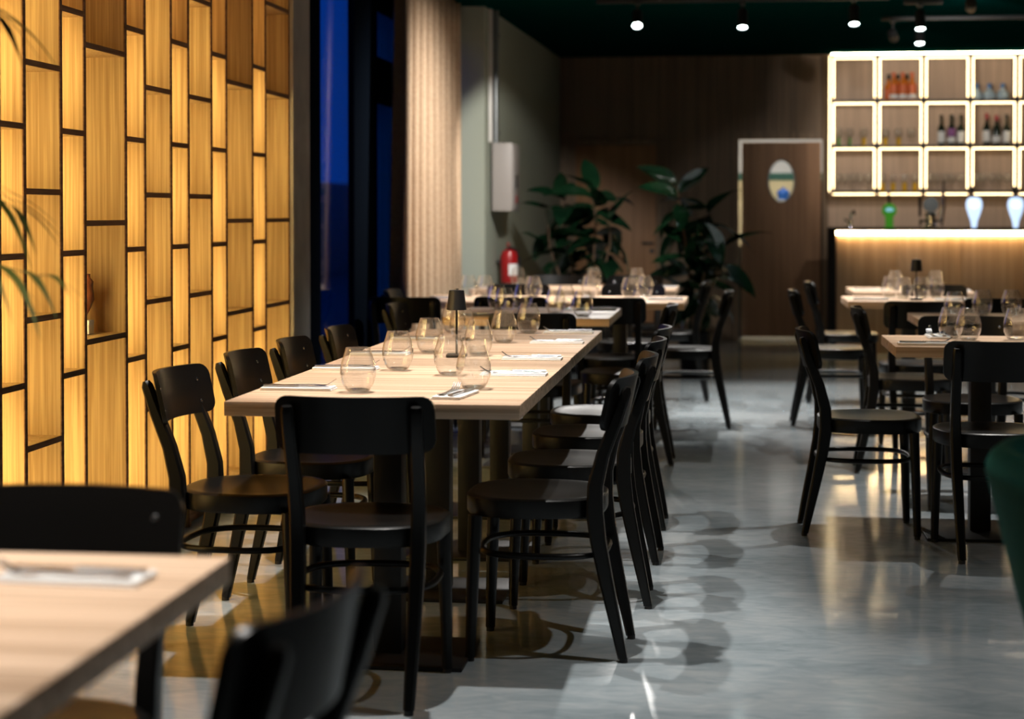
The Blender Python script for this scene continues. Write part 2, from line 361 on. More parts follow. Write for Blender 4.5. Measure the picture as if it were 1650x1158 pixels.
MB().lathe([(0.016, 0.12), (0.016, 0.138), (0.0, 0.14)], 12).obj('knob', 'blue_plastic', bt)

# ------------------------------------------------------------------ oak shelving wall
SX = -2.17; SD = 0.36
sh = empty('shelving_unit', (SX, 0, 0), label='floor to ceiling glowing oak shelving wall with staggered compartments', cat='shelf')
ys = [4.40, 4.61, 4.92, 5.132, 5.326, 5.631, 5.846, 6.258, 6.471, 6.784, 7.009, 7.329, 7.552, 7.976, 8.205, 8.655]
kinds = 'NMNNMNWNMNMNWNW'
lev = {'N': [0.73, 1.13, 1.53, 1.93, 2.33], 'M': [0.53, 0.93, 1.33, 1.73, 2.13, 2.53], 'W': [0.825, 1.228, 1.83, 2.245]}
BZ = 0.105; T = 0.022; TS = 0.019
div_me = MB().box(-SD, -0.004, -T/2, T/2, 0, CE-0.002).mesh('divider', 'oak_shelf', 0)
edge_me = MB().box(-0.004, 0.0, -T/2, T/2, 0, CE-0.002).mesh('edge_band', 'walnut_edge', 0)
for i, y in enumerate(ys):
    d = ob('divider', div_me, sh, (0, y, 0)); ob('edge_band', edge_me, d)
MB().box(-SD-0.012, -SD, ys[0], ys[-1], BZ, CE-0.002).obj('back_panel', 'oak_shelf', sh, smooth=0)
for i in range(len(ys)-1):
    a, b = ys[i]+T/2, ys[i+1]-T/2; w = b-a; yc = (a+b)/2
    pl = MB().box(-0.05, -0.03, -w/2, w/2, 0, BZ-TS).obj('plinth', 'walnut_edge', sh, smooth=0); pl.location = (0, yc, 0)
    bd_me = MB().box(-SD, -0.004, -w/2, w/2, -TS/2, TS/2).mesh('shelf_board', 'oak_shelf', 0)
    be_me = MB().box(-0.004, 0.0, -w/2, w/2, -TS/2, TS/2).mesh('edge_band', 'walnut_edge', 0)
    zs = [BZ-TS/2]+lev[kinds[i]]
    for z in zs:
        o = ob('shelf_board', bd_me, sh, (0, yc, z)); ob('edge_band', be_me, o)
    for k, z in enumerate(zs):      # a warm LED strip down the inner side of each compartment
        zt = zs[k+1] if k+1 < len(zs) else CE
        dim = z > 1.79
        MB().quad(-0.117, -0.099, 0.004, z+TS/2+0.004, zt-TS/2-0.004).obj('led_strip', 'led_dim' if dim else 'led_warm', sh, smooth=0).location = (0, a, 0)
# things standing in the shelving
fig = empty('carved_figure', (SX-0.10, 6.10, 0.8375), label='carved brown wooden figure on a white block in the shelving', cat='figurine')
MB().bbox(-0.026, 0.026, -0.026, 0.026, 0, 0.048, 0.002).obj('pedestal', 'white_plastic', fig)
fm = MB().lathe([(0.0, 0.048), (0.008, 0.048), (0.008, 0.066), (0.014, 0.075), (0.026, 0.10), (0.032, 0.12), (0.034, 0.148), (0.028, 0.170), (0.031, 0.184), (0.022, 0.198), (0.021, 0.211), (0.0, 0.213)], 18)
fm.v = [(x*(1+0.10*math.sin(110*z+4*math.atan2(y, x))), y*(1+0.10*math.sin(110*z+4*math.atan2(y, x))), z) for x, y, z in fm.v]
fm.obj('carved_body', 'carved_wood', fig, 40)

# ------------------------------------------------------------------ chairs
def make_chair():
    r = empty('dining_chair')
    # seat: dished, rounded outline, a little wider in front
    m = MB(); n = 40; rings = [(0.0, 0.452), (0.35, 0.452), (0.6, 0.454), (0.78, 0.4585), (0.9, 0.462), (0.965, 0.462), (1.0, 0.457), (1.0, 0.414), (0.985, 0.408), (0.0, 0.408)]
    vs = []; fs = []
    for rr, z in rings:
        for k in range(n):
            a = 2*PI*k/n; c, s_ = math.cos(a), math.sin(a); e = 2/2.7
            x = math.copysign(abs(c)**e, c)*0.205*(1.03 if s_ > 0 else 1-0.06*abs(s_)); y = math.copysign(abs(s_)**e, s_)*0.202
            vs.append((x*rr, y*rr+0.008, z))
    for i in range(len(rings)-1):
        for k in range(n): fs.append((i*n+k, i*n+(k+1) % n, (i+1)*n+(k+1) % n, (i+1)*n+k))
    m.add(vs, fs).obj('seat', 'black_lacquer', r, 50)
    # curved back panel
    nx, nz = 24, 8; w = 0.205; zb, zt = 0.655, 0.802; cr = 0.034; m = MB(); front = []; vs = []; fs = []
    def py(x, z): return -0.236+0.031*(x/0.155)**2-0.22*(z-0.65)
    for side in (0, 1):
        for i in range(nx+1):
            u = -1+2*i/nx; x = w*math.sin(u*PI/2)
            ed = max(0.0, abs(x)-(w-cr)); cut = cr-math.sqrt(max(0, cr*cr-ed*ed)); cut = min(cut, cr*0.98)
            for j in range(nz+1):
                z = zb+cut+(zt-zb-2*cut)*j/nz; vs.append((x, py(x, z)-0.013*side, z))
    K = (nx+1)*(nz+1); g = lambda s_, i, j: s_*K+i*(nz+1)+j
    for i in range(nx):
        for j in range(nz):
            fs.append((g(0,i,j), g(0,i+1,j), g(0,i+1,j+1), g(0,i,j+1))); fs.append((g(1,i,j), g(1,i,j+1), g(1,i+1,j+1), g(1,i+1,j)))
        fs.append((g(0,i,0), g(1,i,0), g(1,i+1,0), g(0,i+1,0))); fs.append((g(0,i,nz), g(0,i+1,nz), g(1,i+1,nz), g(1,i,nz)))
    for j in range(nz):
        fs.append((g(0,0,j), g(0,0,j+1), g(1,0,j+1), g(1,0,j))); fs.append((g(0,nx,j), g(1,nx,j), g(1,nx,j+1), g(0,nx,j+1)))
    back = m.add(vs, fs).obj('backrest', 'black_lacquer', r, 50)
    sc = MB().lathe([(0.006, 0.0), (0.006, 0.002), (0.003, 0.0035), (0.0, 0.0035)], 10).mesh('screw', 'steel')
    for sx in (-1, 1):
        for z in (0.69, 0.755): ob('screw', sc, back, (sx*0.152, py(0.152, z), z), (-PI/2+0.2, 0, 0))
    # rear legs run up behind the panel
    path = [(-0.250, 0.012), (-0.232, 0.10), (-0.206, 0.22), (-0.182, 0.34), (-0.172, 0.42), (-0.174, 0.50), (-0.196, 0.59), (-0.236, 0.69), (-0.262, 0.765), (-0.266, 0.778)]
    dep = [0.013, 0.016, 0.019, 0.022, 0.024, 0.022, 0.019, 0.017, 0.014, 0.008]; wid = [0.014, 0.016, 0.018, 0.019, 0.019, 0.018, 0.017, 0.017, 0.016, 0.013]
    fx = [0.143, 0.146, 0.150, 0.154, 0.156, 0.158, 0.160, 0.162, 0.164, 0.164]
    for sx in (-1, 1):
        o = MB().sweep([(sx*fx[i], y, z) for i, (y, z) in enumerate(path)], [rrect(wid[i], dep[i], 0.006) for i in range(10)], up=(0, 1, 0)).obj('leg', 'black_lacquer', r, 40)
        MB().lathe([(0.0, 0), (0.012, 0), (0.012, 0.013)], 10, (sx*0.143, -0.252)).obj('foot_pad', 'rubber', o)
        o = MB().tube([(sx*0.185, 0.178, 0.012), (sx*0.181, 0.172, 0.22), (sx*0.176, 0.165, 0.412)], [0.0145, 0.018, 0.020], 12, up=(0, 1, 0)).obj('leg', 'black_lacquer', r, 50)
        MB().lathe([(0.0, 0), (0.012, 0), (0.012, 0.013)], 10, (sx*0.185, 0.178)).obj('foot_pad', 'rubber', o)
    ring = []
    for k in range(48):
        a = 2*PI*k/48; c, s_ = math.cos(a), math.sin(a); e = 2/2.9
        ring.append((math.copysign(abs(c)**e, c)*0.186, math.copysign(abs(s_)**e, s_)*0.182-0.014, 0.300))
    MB().tube(ring, 0.0095, 8, closed=True).obj('stretcher_ring', 'black_lacquer', r, 60)
    return r
CHAIR = Proto(make_chair())
G = 'black bentwood dining chairs'
R2 = PI/2
chairs = [  # x, y, turn (0 faces the back wall, R2 faces the shelving, -R2 faces the bar side), label
 (-0.960, 4.685, 0.03, 'black wooden chair at the near end of the long table, back to viewer'),
 (-0.555, 5.185, R2-0.02, 'first black chair from the near end on the aisle side of the long table'),
 (-0.525, 5.870, R2+0.03, 'second black chair from the near end on the aisle side of the long table'),
 (-0.525, 6.600, R2-0.02, 'third black chair from the near end on the aisle side of the long table'),
 (-0.530, 7.300, R2, 'fourth black chair from the near end on the aisle side of the long table'),
 (-1.410, 5.170, -R2-0.06, 'first black chair from the near end on the shelving side of the long table'),
 (-1.390, 5.830, -R2-0.02, 'second black chair from the near end on the shelving side of the long table'),
 (-1.375, 6.450, -R2, 'third black chair from the near end on the shelving side of the long table'),
 (-1.360, 7.160, -R2, 'fourth black chair from the near end on the shelving side, before the dark window'),
 (-0.925, 8.470, 0.0, 'black chair with its back to the far end of the long table'),
 (-0.560, 9.120, R2, 'black chair on the aisle side of the unlit middle table'),
 (-1.470, 9.000, -R2, 'black chair on the window side of the unlit middle table'),
 (-0.680, 10.040, 0.0, 'black chair pushed in from the front at the right half of the double table'),
 (-1.220, 10.040, 0.0, 'black chair pushed in from the front at the middle of the double table'),
 (-1.800, 9.950, 0.0, 'black chair at the front left end of the double table by the curtain'),
 (-1.800, 10.620, -R2, 'black chair at the left end of the double table, in front of the curtain'),
 (-0.280, 10.720, R2, 'black chair at the aisle end of the double table'),
 (-0.640, 11.300, PI, 'black chair behind the right half of the double table'),
 (-1.380, 11.300, PI, 'black chair behind the left half of the double table'),
 (-0.430, 12.200, R2, 'black chair at the aisle end of the farthest double table beside the plant'),
 (-0.720, 12.980, PI, 'black chair behind the right half of the farthest double table'),
 (-1.280, 12.980, PI, 'black chair behind the left half of the farthest double table'),
 (0.525, 7.260, -R2+0.02, 'black chair facing right at the nearest square table on the right'),
 (0.955, 6.860, 0.02, 'black chair with back to viewer at the nearest square table on the right'),
 (1.020, 7.970, PI, 'black chair behind the nearest square table on the right'),
 (0.850, 8.980, -R2-0.03, 'black chair facing right at the second square table on the right'),
 (1.425, 9.660, PI, 'black chair behind the second square table on the right'),
 (0.985, 9.820, 0.0, 'black chair with back to viewer at the third square table on the right'),
 (0.600, 10.900, -R2, 'black chair facing right at the third square table, left of the lamp'),
 (1.270, 11.520, PI, 'black chair between the two farthest tables in front of the bar'),
 (0.745, 12.200, -R2, 'black chair facing right at the table closest to the bar'),
 (-1.110, 2.670, PI, 'blurred black chair at the far side of the foreground table'),
 (-0.745, 2.170, R2-0.14, 'blurred black chair on the right of the foreground table, cut by the frame'),
]
for x, y, rz, lab in chairs: CHAIR.put((x, y, 0), rz, lab, G, 'chair')

# ------------------------------------------------------------------ tables
def table(x0, x1, y0, y1, label, peds, group=None):
    cx, cy = (x0+x1)/2, (y0+y1)/2
    t = empty('dining_table', (cx, cy, 0), 0, label, 'table', group)
    MB().bbox(x0-cx, x1-cx, y0-cy, y1-cy, 0.710, 0.750, 0.0025, 2).obj('tabletop', 'oak_table', t)
    for px, py, bw, bd in peds:
        px -= cx; py -= cy
        MB().bbox(px-0.04, px+0.04, py-0.04, py+0.04, 0.012, 0.70, 0.003).obj('post', 'black_metal', t)
        MB().bbox(px-bw/2, px+bw/2, py-bd/2, py+bd/2, 0.0, 0.012, 0.003).obj('base_plate', 'black_metal', t)
        MB().bbox(px-0.22, px+0.22, py-0.03, py+0.03, 0.696, 0.710, 0.002).box(px-0.03, px+0.03, py-0.2, py+0.2, 0.698, 0.709).obj('top_bracket', 'black_metal', t)
    return t
GT = 'oak topped dining tables'
XC = -0.975
table(-1.380, -0.567, 4.765, 6.285, 'oak top of the long table, half nearest the viewer, on black posts', [(XC, 5.05, 0.47, 0.36), (XC, 5.92, 0.47, 0.36)], GT)
table(-1.382, -0.570, 6.290, 7.830, 'far half of the long oak table, with the little black lamp', [(XC, 6.62, 0.47, 0.36), (XC, 7.5, 0.47, 0.36)], GT)
table(-1.420, -0.600, 8.720, 9.205, 'near half of the unlit middle table with dark napkins', [(-1.01, 8.96, 0.45, 0.36)], GT)
table(-1.418, -0.600, 9.210, 9.680, 'far half of the unlit middle table', [(-1.01, 9.44, 0.45, 0.36)], GT)
table(-1.850, -1.065, 10.24, 11.08, 'left half of the bright double table before the curtain', [(-1.40, 10.66, 0.4, 0.4)], GT)
table(-1.060, -0.280, 10.24, 11.08, 'right half of the bright double table next to the aisle', [(-0.67, 10.66, 0.4, 0.4)], GT)
table(-1.760, -1.075, 11.90, 12.72, 'left half of the farthest double table near the fire extinguisher', [(-1.42, 12.3, 0.45, 0.45)], GT)
table(-1.070, -0.385, 11.90, 12.72, 'right half of the farthest double table near the plants', [(-0.73, 12.3, 0.45, 0.45)], GT)
table(0.615, 1.315, 7.010, 7.690, 'nearest square oak table on the right side of the aisle', [(0.965, 7.27, 0.45, 0.45)], GT)
table(0.885, 1.585, 8.710, 9.420, 'second square oak table on the right side of the aisle', [(1.235, 9.06, 0.45, 0.45)], GT)
table(0.655, 1.400, 10.55, 11.25, 'third square oak table on the right, carrying a small black lamp', [(1.03, 10.9, 0.45, 0.45)], GT)
table(0.765, 1.545, 11.78, 12.60, 'oak table closest to the bar front', [(1.15, 12.2, 0.45, 0.45)], GT)
table(-1.600, -0.746, 1.20, 2.610, 'large blurred oak table corner in the left foreground', [(-1.17, 2.30, 0.45, 0.40), (-1.17, 1.5, 0.45, 0.4)], GT)
TZ = 0.75

# ------------------------------------------------------------------ tableware
def make_glass():
    g = empty('drinking_glass')
    pr = [(0.018, 0.0005), (0.026, 0.001), (0.034, 0.007), (0.0425, 0.020), (0.0485, 0.036), (0.0515, 0.052), (0.0510, 0.068), (0.0475, 0.086), (0.0420, 0.104), (0.0370, 0.120), (0.0345, 0.128)]
    inn = [(max(0.0, r-0.0014), z) for r, z in pr[::-1] if z > 0.006]+[(0.026, 0.011), (0.0, 0.010)]
    MB().lathe(pr+[(0.0340, 0.1286)]+inn, 32).obj('bowl', 'clear_glass', g, 60)
    MB().lathe([(0.0, 0.0006), (0.0255, 0.0012), (0.031, 0.006), (0.024, 0.0095), (0.0, 0.0088)], 24).obj('thick_base', 'bottom_glass', g, 60)
    return g
GL = Proto(make_glass())
glasses = [
 (-1.067, 5.049, 'clear stemless glass nearest the front edge of the long table'),
 (-1.085, 5.759, 'second clear stemless glass from the front, shelving side of the long table'),
 (-1.104, 6.485, 'third clear stemless glass from the front, shelving side of the long table'),
 (-1.190, 7.600, 'clear stemless glass at the far left corner of the long table'),
 (-0.889, 5.604, 'second clear stemless glass from the front, aisle side of the long table'),
 (-1.086, 7.163, 'clear stemless glass just behind the lamp on the long table'),
 (-0.910, 6.394, 'clear stemless glass right of the lamp pole on the long table'),
 (-0.752, 5.179, 'clear stemless glass behind the front folded napkin of the long table'),
 (-0.902, 7.047, 'clear stemless glass third from the front, aisle side of the long table'),
 (-0.868, 7.603, 'clear stemless glass at the far end of the long table, aisle side'),
 (-1.240, 9.42, 'leftmost far clear glass on the unlit middle table'),
 (-1.160, 9.10, 'leftmost near clear glass on the unlit middle table'),
 (-1.120, 9.56, 'third clear glass from the left on the unlit middle table'),
 (-0.890, 9.00, 'fourth clear glass from the left on the unlit middle table'),
 (-0.885, 9.50, 'fifth clear glass from the left on the unlit middle table'),
 (-0.740, 8.84, 'rightmost clear glass on the unlit middle table'),
 (-1.620, 10.93, 'leftmost clear glass on the bright double table'),
 (-1.510, 10.88, 'second clear glass from the left on the bright double table'),
 (-1.200, 10.78, 'third clear glass from the left on the bright double table'),
 (-0.870, 10.92, 'fourth clear glass from the left on the bright double table'),
 (-0.615, 10.70, 'fifth clear glass from the left on the bright double table'),
 (-0.540, 10.98, 'rightmost clear glass on the bright double table'),
 (-1.500, 12.50, 'leftmost clear glass on the farthest double table'),
 (-0.970, 12.55, 'middle clear glass on the farthest double table'),
 (-0.665, 12.45, 'rightmost clear glass on the farthest double table'),
 (0.878, 7.500, 'left of two overlapping clear glasses on the nearest square table on the right'),
 (0.935, 7.390, 'front one of two overlapping clear glasses on the nearest square table on the right'),
 (1.128, 7.437, 'clear glass at the right frame edge on the nearest square table on the right'),
 (1.066, 8.960, 'leftmost clear glass on the second square table on the right'),
 (1.230, 9.200, 'middle clear glass on the second square table on the right'),
 (1.375, 9.220, 'rightmost clear glass on the second square table on the right'),
 (0.935, 11.08, 'left clear glass beside the lamp on the third square table'),
 (1.000, 10.92, 'second clear glass left of the lamp on the third square table'),
 (1.110, 10.97, 'clear glass just right of the lamp on the third square table'),
 (1.205, 11.05, 'rightmost clear glass on the third square table'),
 (1.060, 12.15, 'left clear glass on the table closest to the bar'),
 (1.330, 12.25, 'right clear glass on the table closest to the bar'),
]
for x, y, lab in glasses: GL.put((x, y, TZ+0.0005), random.random()*6, lab, 'stemless glasses', 'glass')

nap_me = MB().bbox(-0.105, 0.105, -0.042, 0.042, 0.0, 0.0045, 0.002).bbox(-0.105, 0.103, -0.0425, 0.038, 0.0048, 0.009, 0.002).mesh('folded_napkin', 'napkin_white')
nap_g = nap_me.copy(); nap_g.materials.clear(); nap_g.materials.append(MATS['napkin_grey'])
def fork_mesh():
    m = MB(); st = [(-0.095, 0.0035, 0.0095), (-0.06, 0.0015, 0.008), (-0.01, 0.003, 0.005), (0.035, 0.004, 0.0045), (0.05, 0.0025, 0.009), (0.058, 0.002, 0.0115)]
    m.sweep([(x, 0, z) for x, z, w in st], [rrect(w, 0.0013, 0.0006) for x, z, w in st])
    for k in range(4):
        o = -0.0093+0.0062*k
        m.sweep([(0.058, o, 0.002), (0.072, o, 0.003), (0.085, o, 0.009), (0.1, o, 0.020)], [rrect(0.0017, 0.001, 0.0004)]*3+[rrect(0.001, 0.0007, 0.0003)])
    return m.mesh('fork', 'steel')
def knife_mesh():
    m = MB(); st = [(-0.105, 0.0075), (-0.05, 0.007), (-0.002, 0.006)]
    m.sweep([(x, 0, 0.0035) for x, w in st], [rrect(w, 0.003, 0.0012) for x, w in st])
    st = [(-0.002, 0.006), (0.01, 0.009), (0.07, 0.0095), (0.095, 0.006), (0.105, 0.002)]
    m.sweep([(x, 0, 0.003) for x, w in st], [rrect(w, 0.0009, 0.0004) for x, w in st])
    return m.mesh('knife', 'steel')
FORK, KNIFE = fork_mesh(), knife_mesh()
def setting(x, y, rz, where, dark=False, cut=True, turn=0.0):
    rz += turn; c, s_ = math.cos(rz), math.sin(rz)
    o = ob('folded_napkin', nap_g if dark else nap_me, None, (x, y, TZ), (0, 0, rz))
    tag(o, ('dark grey' if dark else 'white')+' folded napkin '+where, 'napkin', 'folded napkins')
    if cut:
        for me, nm, off in ((FORK, 'fork', 0.02), (KNIFE, 'knife', -0.018)):
            t = random.uniform(-0.06, 0.06)
            k = ob(nm, me, None, (x+c*0.005-s_*off, y+s_*0.005+c*off, TZ+0.0095), (0, 0, rz+t))
            tag(k, 'steel '+nm+' on the napkin '+where, nm, 'steel cutlery')
SR, SLf = PI, 0.0   # head of the cutlery towards the table middle
setting(-1.255, 5.110, SLf, "at the shelving side's first place, long table")
setting(-1.262, 5.785, SLf, "at the shelving side's second place, long table")
setting(-1.270, 6.400, SLf, "at the shelving side's third place, long table")
setting(-1.270, 7.180, SLf, "at the shelving side's fourth place, long table")
setting(-0.690, 5.640, SR, "at the aisle side's first place, long table")
setting(-0.700, 6.250, SR, "at the aisle side's second place, long table")
setting(-0.690, 7.030, SR, "at the aisle side's third place, long table")
setting(-0.700, 7.640, SR, "at the aisle side's fourth place, long table")
setting(-0.775, 4.980, R2, 'at the near end of the long table', turn=-0.12)
setting(-0.720, 9.45, SR, 'at the right of the unlit middle table', dark=True)
setting(-1.270, 8.86, SLf, 'at the left of the unlit middle table', dark=True)
setting(-1.700, 10.62, SLf, 'at the left end of the bright double table')
setting(-0.400, 10.62, SR, 'at the aisle end of the bright double table')
setting(-0.840, 10.40, R2, 'at the front of the bright double table')
setting(-1.600, 12.15, SLf, 'at the left end of the farthest double table')
setting(-0.490, 12.35, SR, 'at the aisle end of the farthest double table')
setting(0.740, 7.140, SLf, 'at the front of the nearest right table')
setting(0.830, 7.560, R2, 'at the back of the nearest right table')
setting(1.010, 8.860, SLf, 'on the second square table')
setting(0.800, 10.78, SLf, 'at the left of the third square table')
setting(1.270, 10.75, SR, 'at the right of the third square table')
setting(0.890, 12.10, SLf, 'at the left of the table closest to the bar')
setting(1.430, 12.05, SR, 'at the right of the table closest to the bar')
setting(-0.915, 2.420, SR, 'on the blurred foreground table', turn=-0.05)
setting(-1.180, 2.400, R2, 'on the foreground table at the left frame edge')

def make_lamp():
    r = empty('table_lamp')
    MB().bbox(-0.035, 0.035, -0.035, 0.035, 0, 0.012, 0.003).obj('base', 'black_metal', r)
    MB().tube([(0, 0, 0.012), (0, 0, 0.175)], 0.0042, 10).obj('pole', 'black_metal', r)
    MB().lathe([(0.036, 0.168), (0.027, 0.238), (0.0, 0.240), (0.0, 0.238), (0.0255, 0.236), (0.0345, 0.168)], 28).obj('lamp_shade', 'black_metal', r)
    MB().lathe([(0.0, 0.241), (0.007, 0.241), (0.007, 0.244), (0.0, 0.244)], 12).obj('switch', 'steel', r)
    return r
LP = Proto(make_lamp())
LP.put((-0.980, 6.330, TZ), 0.05, 'small black cordless lamp in the middle of the long table', 'small black table lamps', 'lamp')
LP.put((1.065, 10.80, TZ), 0.0, 'small black cordless lamp on the third table right of the aisle', 'small black table lamps', 'lamp')

# ------------------------------------------------------------------ bar counter and back shelf
BX0, BX1, BY, BZT = 0.858, 3.6, 16.35, 1.128
bar = empty('bar_counter', (BX0, BY, 0), label='wood fronted bar counter with black top and light strip', cat='bar')
w = BX1-BX0
MB().bbox(0, w, 0, 0.62, BZT-0.03, BZT, 0.003).obj('counter_top', 'black_matte', bar)
MB().bbox(0, 0.05, 0.02, 0.6, 0, BZT-0.03, 0.003).obj('end_panel', 'black_matte', bar)
pw = 0.55; k = 0.05
while k < w-0.01:
    e = min(k+pw, w); MB().bbox(k+0.002, e-0.002, 0.06, 0.10, 0.0, BZT-0.034, 0.002).obj('front_panel', 'bar_wood', bar); k += pw
MB().box(0.05, w, 0.035, 0.055, BZT-0.062, BZT-0.032).obj('led_strip', 'led_counter', bar, smooth=0)
bsx, bsy, cw, chh, dp = 0.927, 17.60, 0.4385, 0.4365, 0.33
NC = 6; zt = 2.775
bs = empty('bar_shelf', (bsx, bsy, 0), label='grid of lit bottle compartments on the wall behind the bar', cat='shelf')
zr = [zt-chh*i for i in range(4)]
hb = MB().box(0, NC*cw, 0.0, dp, -0.006, 0.006).mesh('shelf_board', 'black_metal', 0)
for z in zr: ob('shelf_board', hb, bs, (0, 0, z))
vb = MB().box(-0.006, 0.006, 0.0, dp, zr[3], zr[0]).mesh('upright', 'black_metal', 0)
for i in range(NC+1): ob('upright', vb, bs, (i*cw, 0, 0))
LY = 0.07
hs = MB().quad(0.02, cw-0.02, LY, -0.030, -0.019).mesh('led_strip', 'led_bar', 0)
vsd = MB().quad(0.014, 0.025, LY, -chh+0.03, -0.032).mesh('led_strip', 'led_bar', 0)
vsl = MB().quad(0.019, 0.030, LY, -chh+0.03, -0.032).mesh('led_strip', 'led_bar', 0)
bp = MB().box(0.008, cw-0.008, dp-0.012, dp, -chh+0.008, -0.008).mesh('back_board', 'bar_back_wood', 0)
for i in range(NC):
    for z in zr[:3]:
        ob('led_strip', hs, bs, (i*cw, 0, z)); ob('led_strip', vsl, bs, (i*cw, 0, z)); ob('led_strip', vsd, bs, ((i+1)*cw-0.044, 0, z)); ob('back_board', bp, bs, (i*cw, 0, z))
    ob('led_strip', hs, bs, (i*cw, 0, zr[3]))
MB().quad(0.0, NC*cw, 0.02, zr[0]+0.010, zr[0]+0.016).obj('led_strip', 'led_top', bs, smooth=0)
MB().quad(-0.018, -0.008, LY, zr[3], zr[0]).obj('led_strip', 'led_bar', bs, smooth=0)
# bottles and stem glasses in the back shelf
def lathe_thing(name, parts):
    r = empty(name)
    for nm, mat, prof in parts: MB().lathe(prof, 20).obj(nm, mat, r, 45)
    return r
def bottle(glass, label, cap, h=0.30, r=0.037, neck=0.62, lz=(0.10, 0.45), extra=None):
    p = [('body', glass, [(0, 0.0), (r*0.95, 0.0), (r, 0.006), (r, h*0.52), (r*0.86, h*0.60), (r*0.42, h*0.70), (r*0.38, h*0.96), (r*0.42, h*0.965), (r*0.42, h*0.985), (0, h*0.985)]),
         ('label', label, [(r+0.0006, h*lz[0]), (r+0.0008, h*lz[0]+0.001), (r+0.0008, h*lz[1]-0.001), (r+0.0006, h*lz[1])]),
         ('cap', cap, [(r*0.42, h*0.82), (r*0.45, h*0.82), (r*0.45, h), (0, h)])]
    if extra: p.append(extra)
    return Proto(lathe_thing('bottle', p))
org = bottle('amber_glass', 'orange_label', 'orange_label', 0.275, 0.041, lz=(0.28, 0.58), extra=('lower_label', 'napkin_white', [(0.0416, 0.02), (0.042, 0.021), (0.042, 0.06), (0.0416, 0.061)]))
drk = bottle('amber_glass', 'orange_label', 'dark_glass', 0.26, 0.040)
sy = bsy+0.19
for x, lab in [(1.532, 'leftmost'), (1.618, 'middle'), (1.706, 'rightmost')]:
    org.put((x, sy, zr[1]+0.006), 0, lab+' orange liqueur bottle with orange cap in the top bar compartment', 'orange liqueur bottles', 'bottle')
for x, lab in [(1.49, 'leftmost'), (1.578, 'middle'), (1.664, 'rightmost')]:
    drk.put((x, sy+0.085, zr[1]+0.006), 0, lab+' dark capped bottle in the row behind the orange bottles', 'amber bottles behind', 'bottle')
win = bottle('dark_glass', 'napkin_white', 'dark_glass', 0.30, 0.036, lz=(0.10, 0.46))
wip = bottle('dark_glass', 'napkin_white', 'dark_glass', 0.30, 0.038, lz=(0.10, 0.28), extra=('upper_label', 'purple_label', [(0.0386, 0.09), (0.039, 0.091), (0.039, 0.165), (0.0386, 0.166)]))
wir = bottle('dark_glass', 'napkin_white', 'red_foil', 0.31, 0.037, lz=(0.12, 0.46))
wic = bottle('dark_glass', 'napkin_white', 'red_foil', 0.29, 0.041, lz=(0.10, 0.32))
wz = zr[2]+0.006
win.put((1.985, sy, wz), 0, 'wine bottle with tall white label left of the purple labelled one', 'wine bottles', 'bottle')
wip.put((2.080, sy, wz), 0, 'wine bottle with a purple and white label on the bar shelf', 'wine bottles', 'bottle')
win.put((2.170, sy, wz), 0, 'wine bottle with white label right of the purple labelled one', 'wine bottles', 'bottle')
wir.put((2.412, sy, wz), 0, 'wine bottle with red capsule and tall white label', 'wine bottles', 'bottle')
wic.put((2.505, sy, wz), 0, 'dark wine bottle with red capsule and low white label', 'wine bottles', 'bottle')
win.put((2.600, sy, wz), 0, 'black capped wine bottle right of the two red capped ones', 'wine bottles', 'bottle')
gin = Proto(lathe_thing('bottle', [('body', 'pale_glass', [(0, 0), (0.045, 0), (0.056, 0.02), (0.060, 0.045), (0.052, 0.075), (0.030, 0.098), (0.018, 0.108), (0.018, 0.125), (0, 0.125)]),
    ('stopper', 'blue_cap', [(0.02, 0.118), (0.022, 0.12), (0.022, 0.15), (0.012, 0.162), (0, 0.163)])]))
for x, lab in [(2.315, 'leftmost'), (2.435, 'middle'), (2.560, 'rightmost')]:
    gin.put((x, sy, zr[1]+0.006), 0, lab+' round pale bottle with a blue stopper on the bar shelf', 'round pale bottles', 'bottle')
def stem_glass(stem, r=0.006):
    g = empty('stem_glass')
    MB().lathe([(0.0, 0.0), (0.032, 0.0), (0.031, 0.003), (r*1.2, 0.008), (r, 0.06), (r*1.1, 0.078)], 20).obj('stem', stem, g, 50)
    MB().lathe([(0.0, 0.078), (0.016, 0.08), (0.034, 0.10), (0.040, 0.125), (0.038, 0.150), (0.033, 0.172), (0.032, 0.172), (0.037, 0.150), (0.039, 0.125), (0.033, 0.101), (0.0, 0.081)], 20).obj('bowl', 'clear_glass', g, 50)
    return g
sgc, sgy, sgg = Proto(stem_glass('clear_glass')), Proto(stem_glass('yellow_stem', 0.019)), Proto(stem_glass('green_stem', 0.011))
bz = zr[3]+0.006; ordn = ['first', 'second', 'third', 'fourth', 'fifth', 'sixth']
sgg.put((1.010, sy, wz), 0, 'leftmost green stemmed glass on the bar shelf', 'coloured stem glasses', 'glass')
sgg.put((1.115, sy, wz), 0, 'second green stemmed glass on the bar shelf', 'coloured stem glasses', 'glass')
sgy.put((1.250, sy, wz), 0, 'yellow stemmed glass right of the two green stemmed ones', 'coloured stem glasses', 'glass')
sgy.put((1.455, sy, wz), 0, 'left yellow stemmed glass in the middle row, second compartment', 'coloured stem glasses', 'glass')
sgy.put((1.580, sy, wz), 0, 'right yellow stemmed glass in the middle row, second compartment', 'coloured stem glasses', 'glass')
sgc.put((1.700, sy, wz), 0, 'single clear stem glass in the middle row beside yellow stemmed ones', 'clear stem glasses', 'glass')
for k, x in enumerate([1.430, 1.530, 1.638, 1.735]):
    sgy.put((x, sy, bz), 0, ordn[k]+' yellow stemmed glass from the left in the bottom row', 'coloured stem glasses', 'glass')
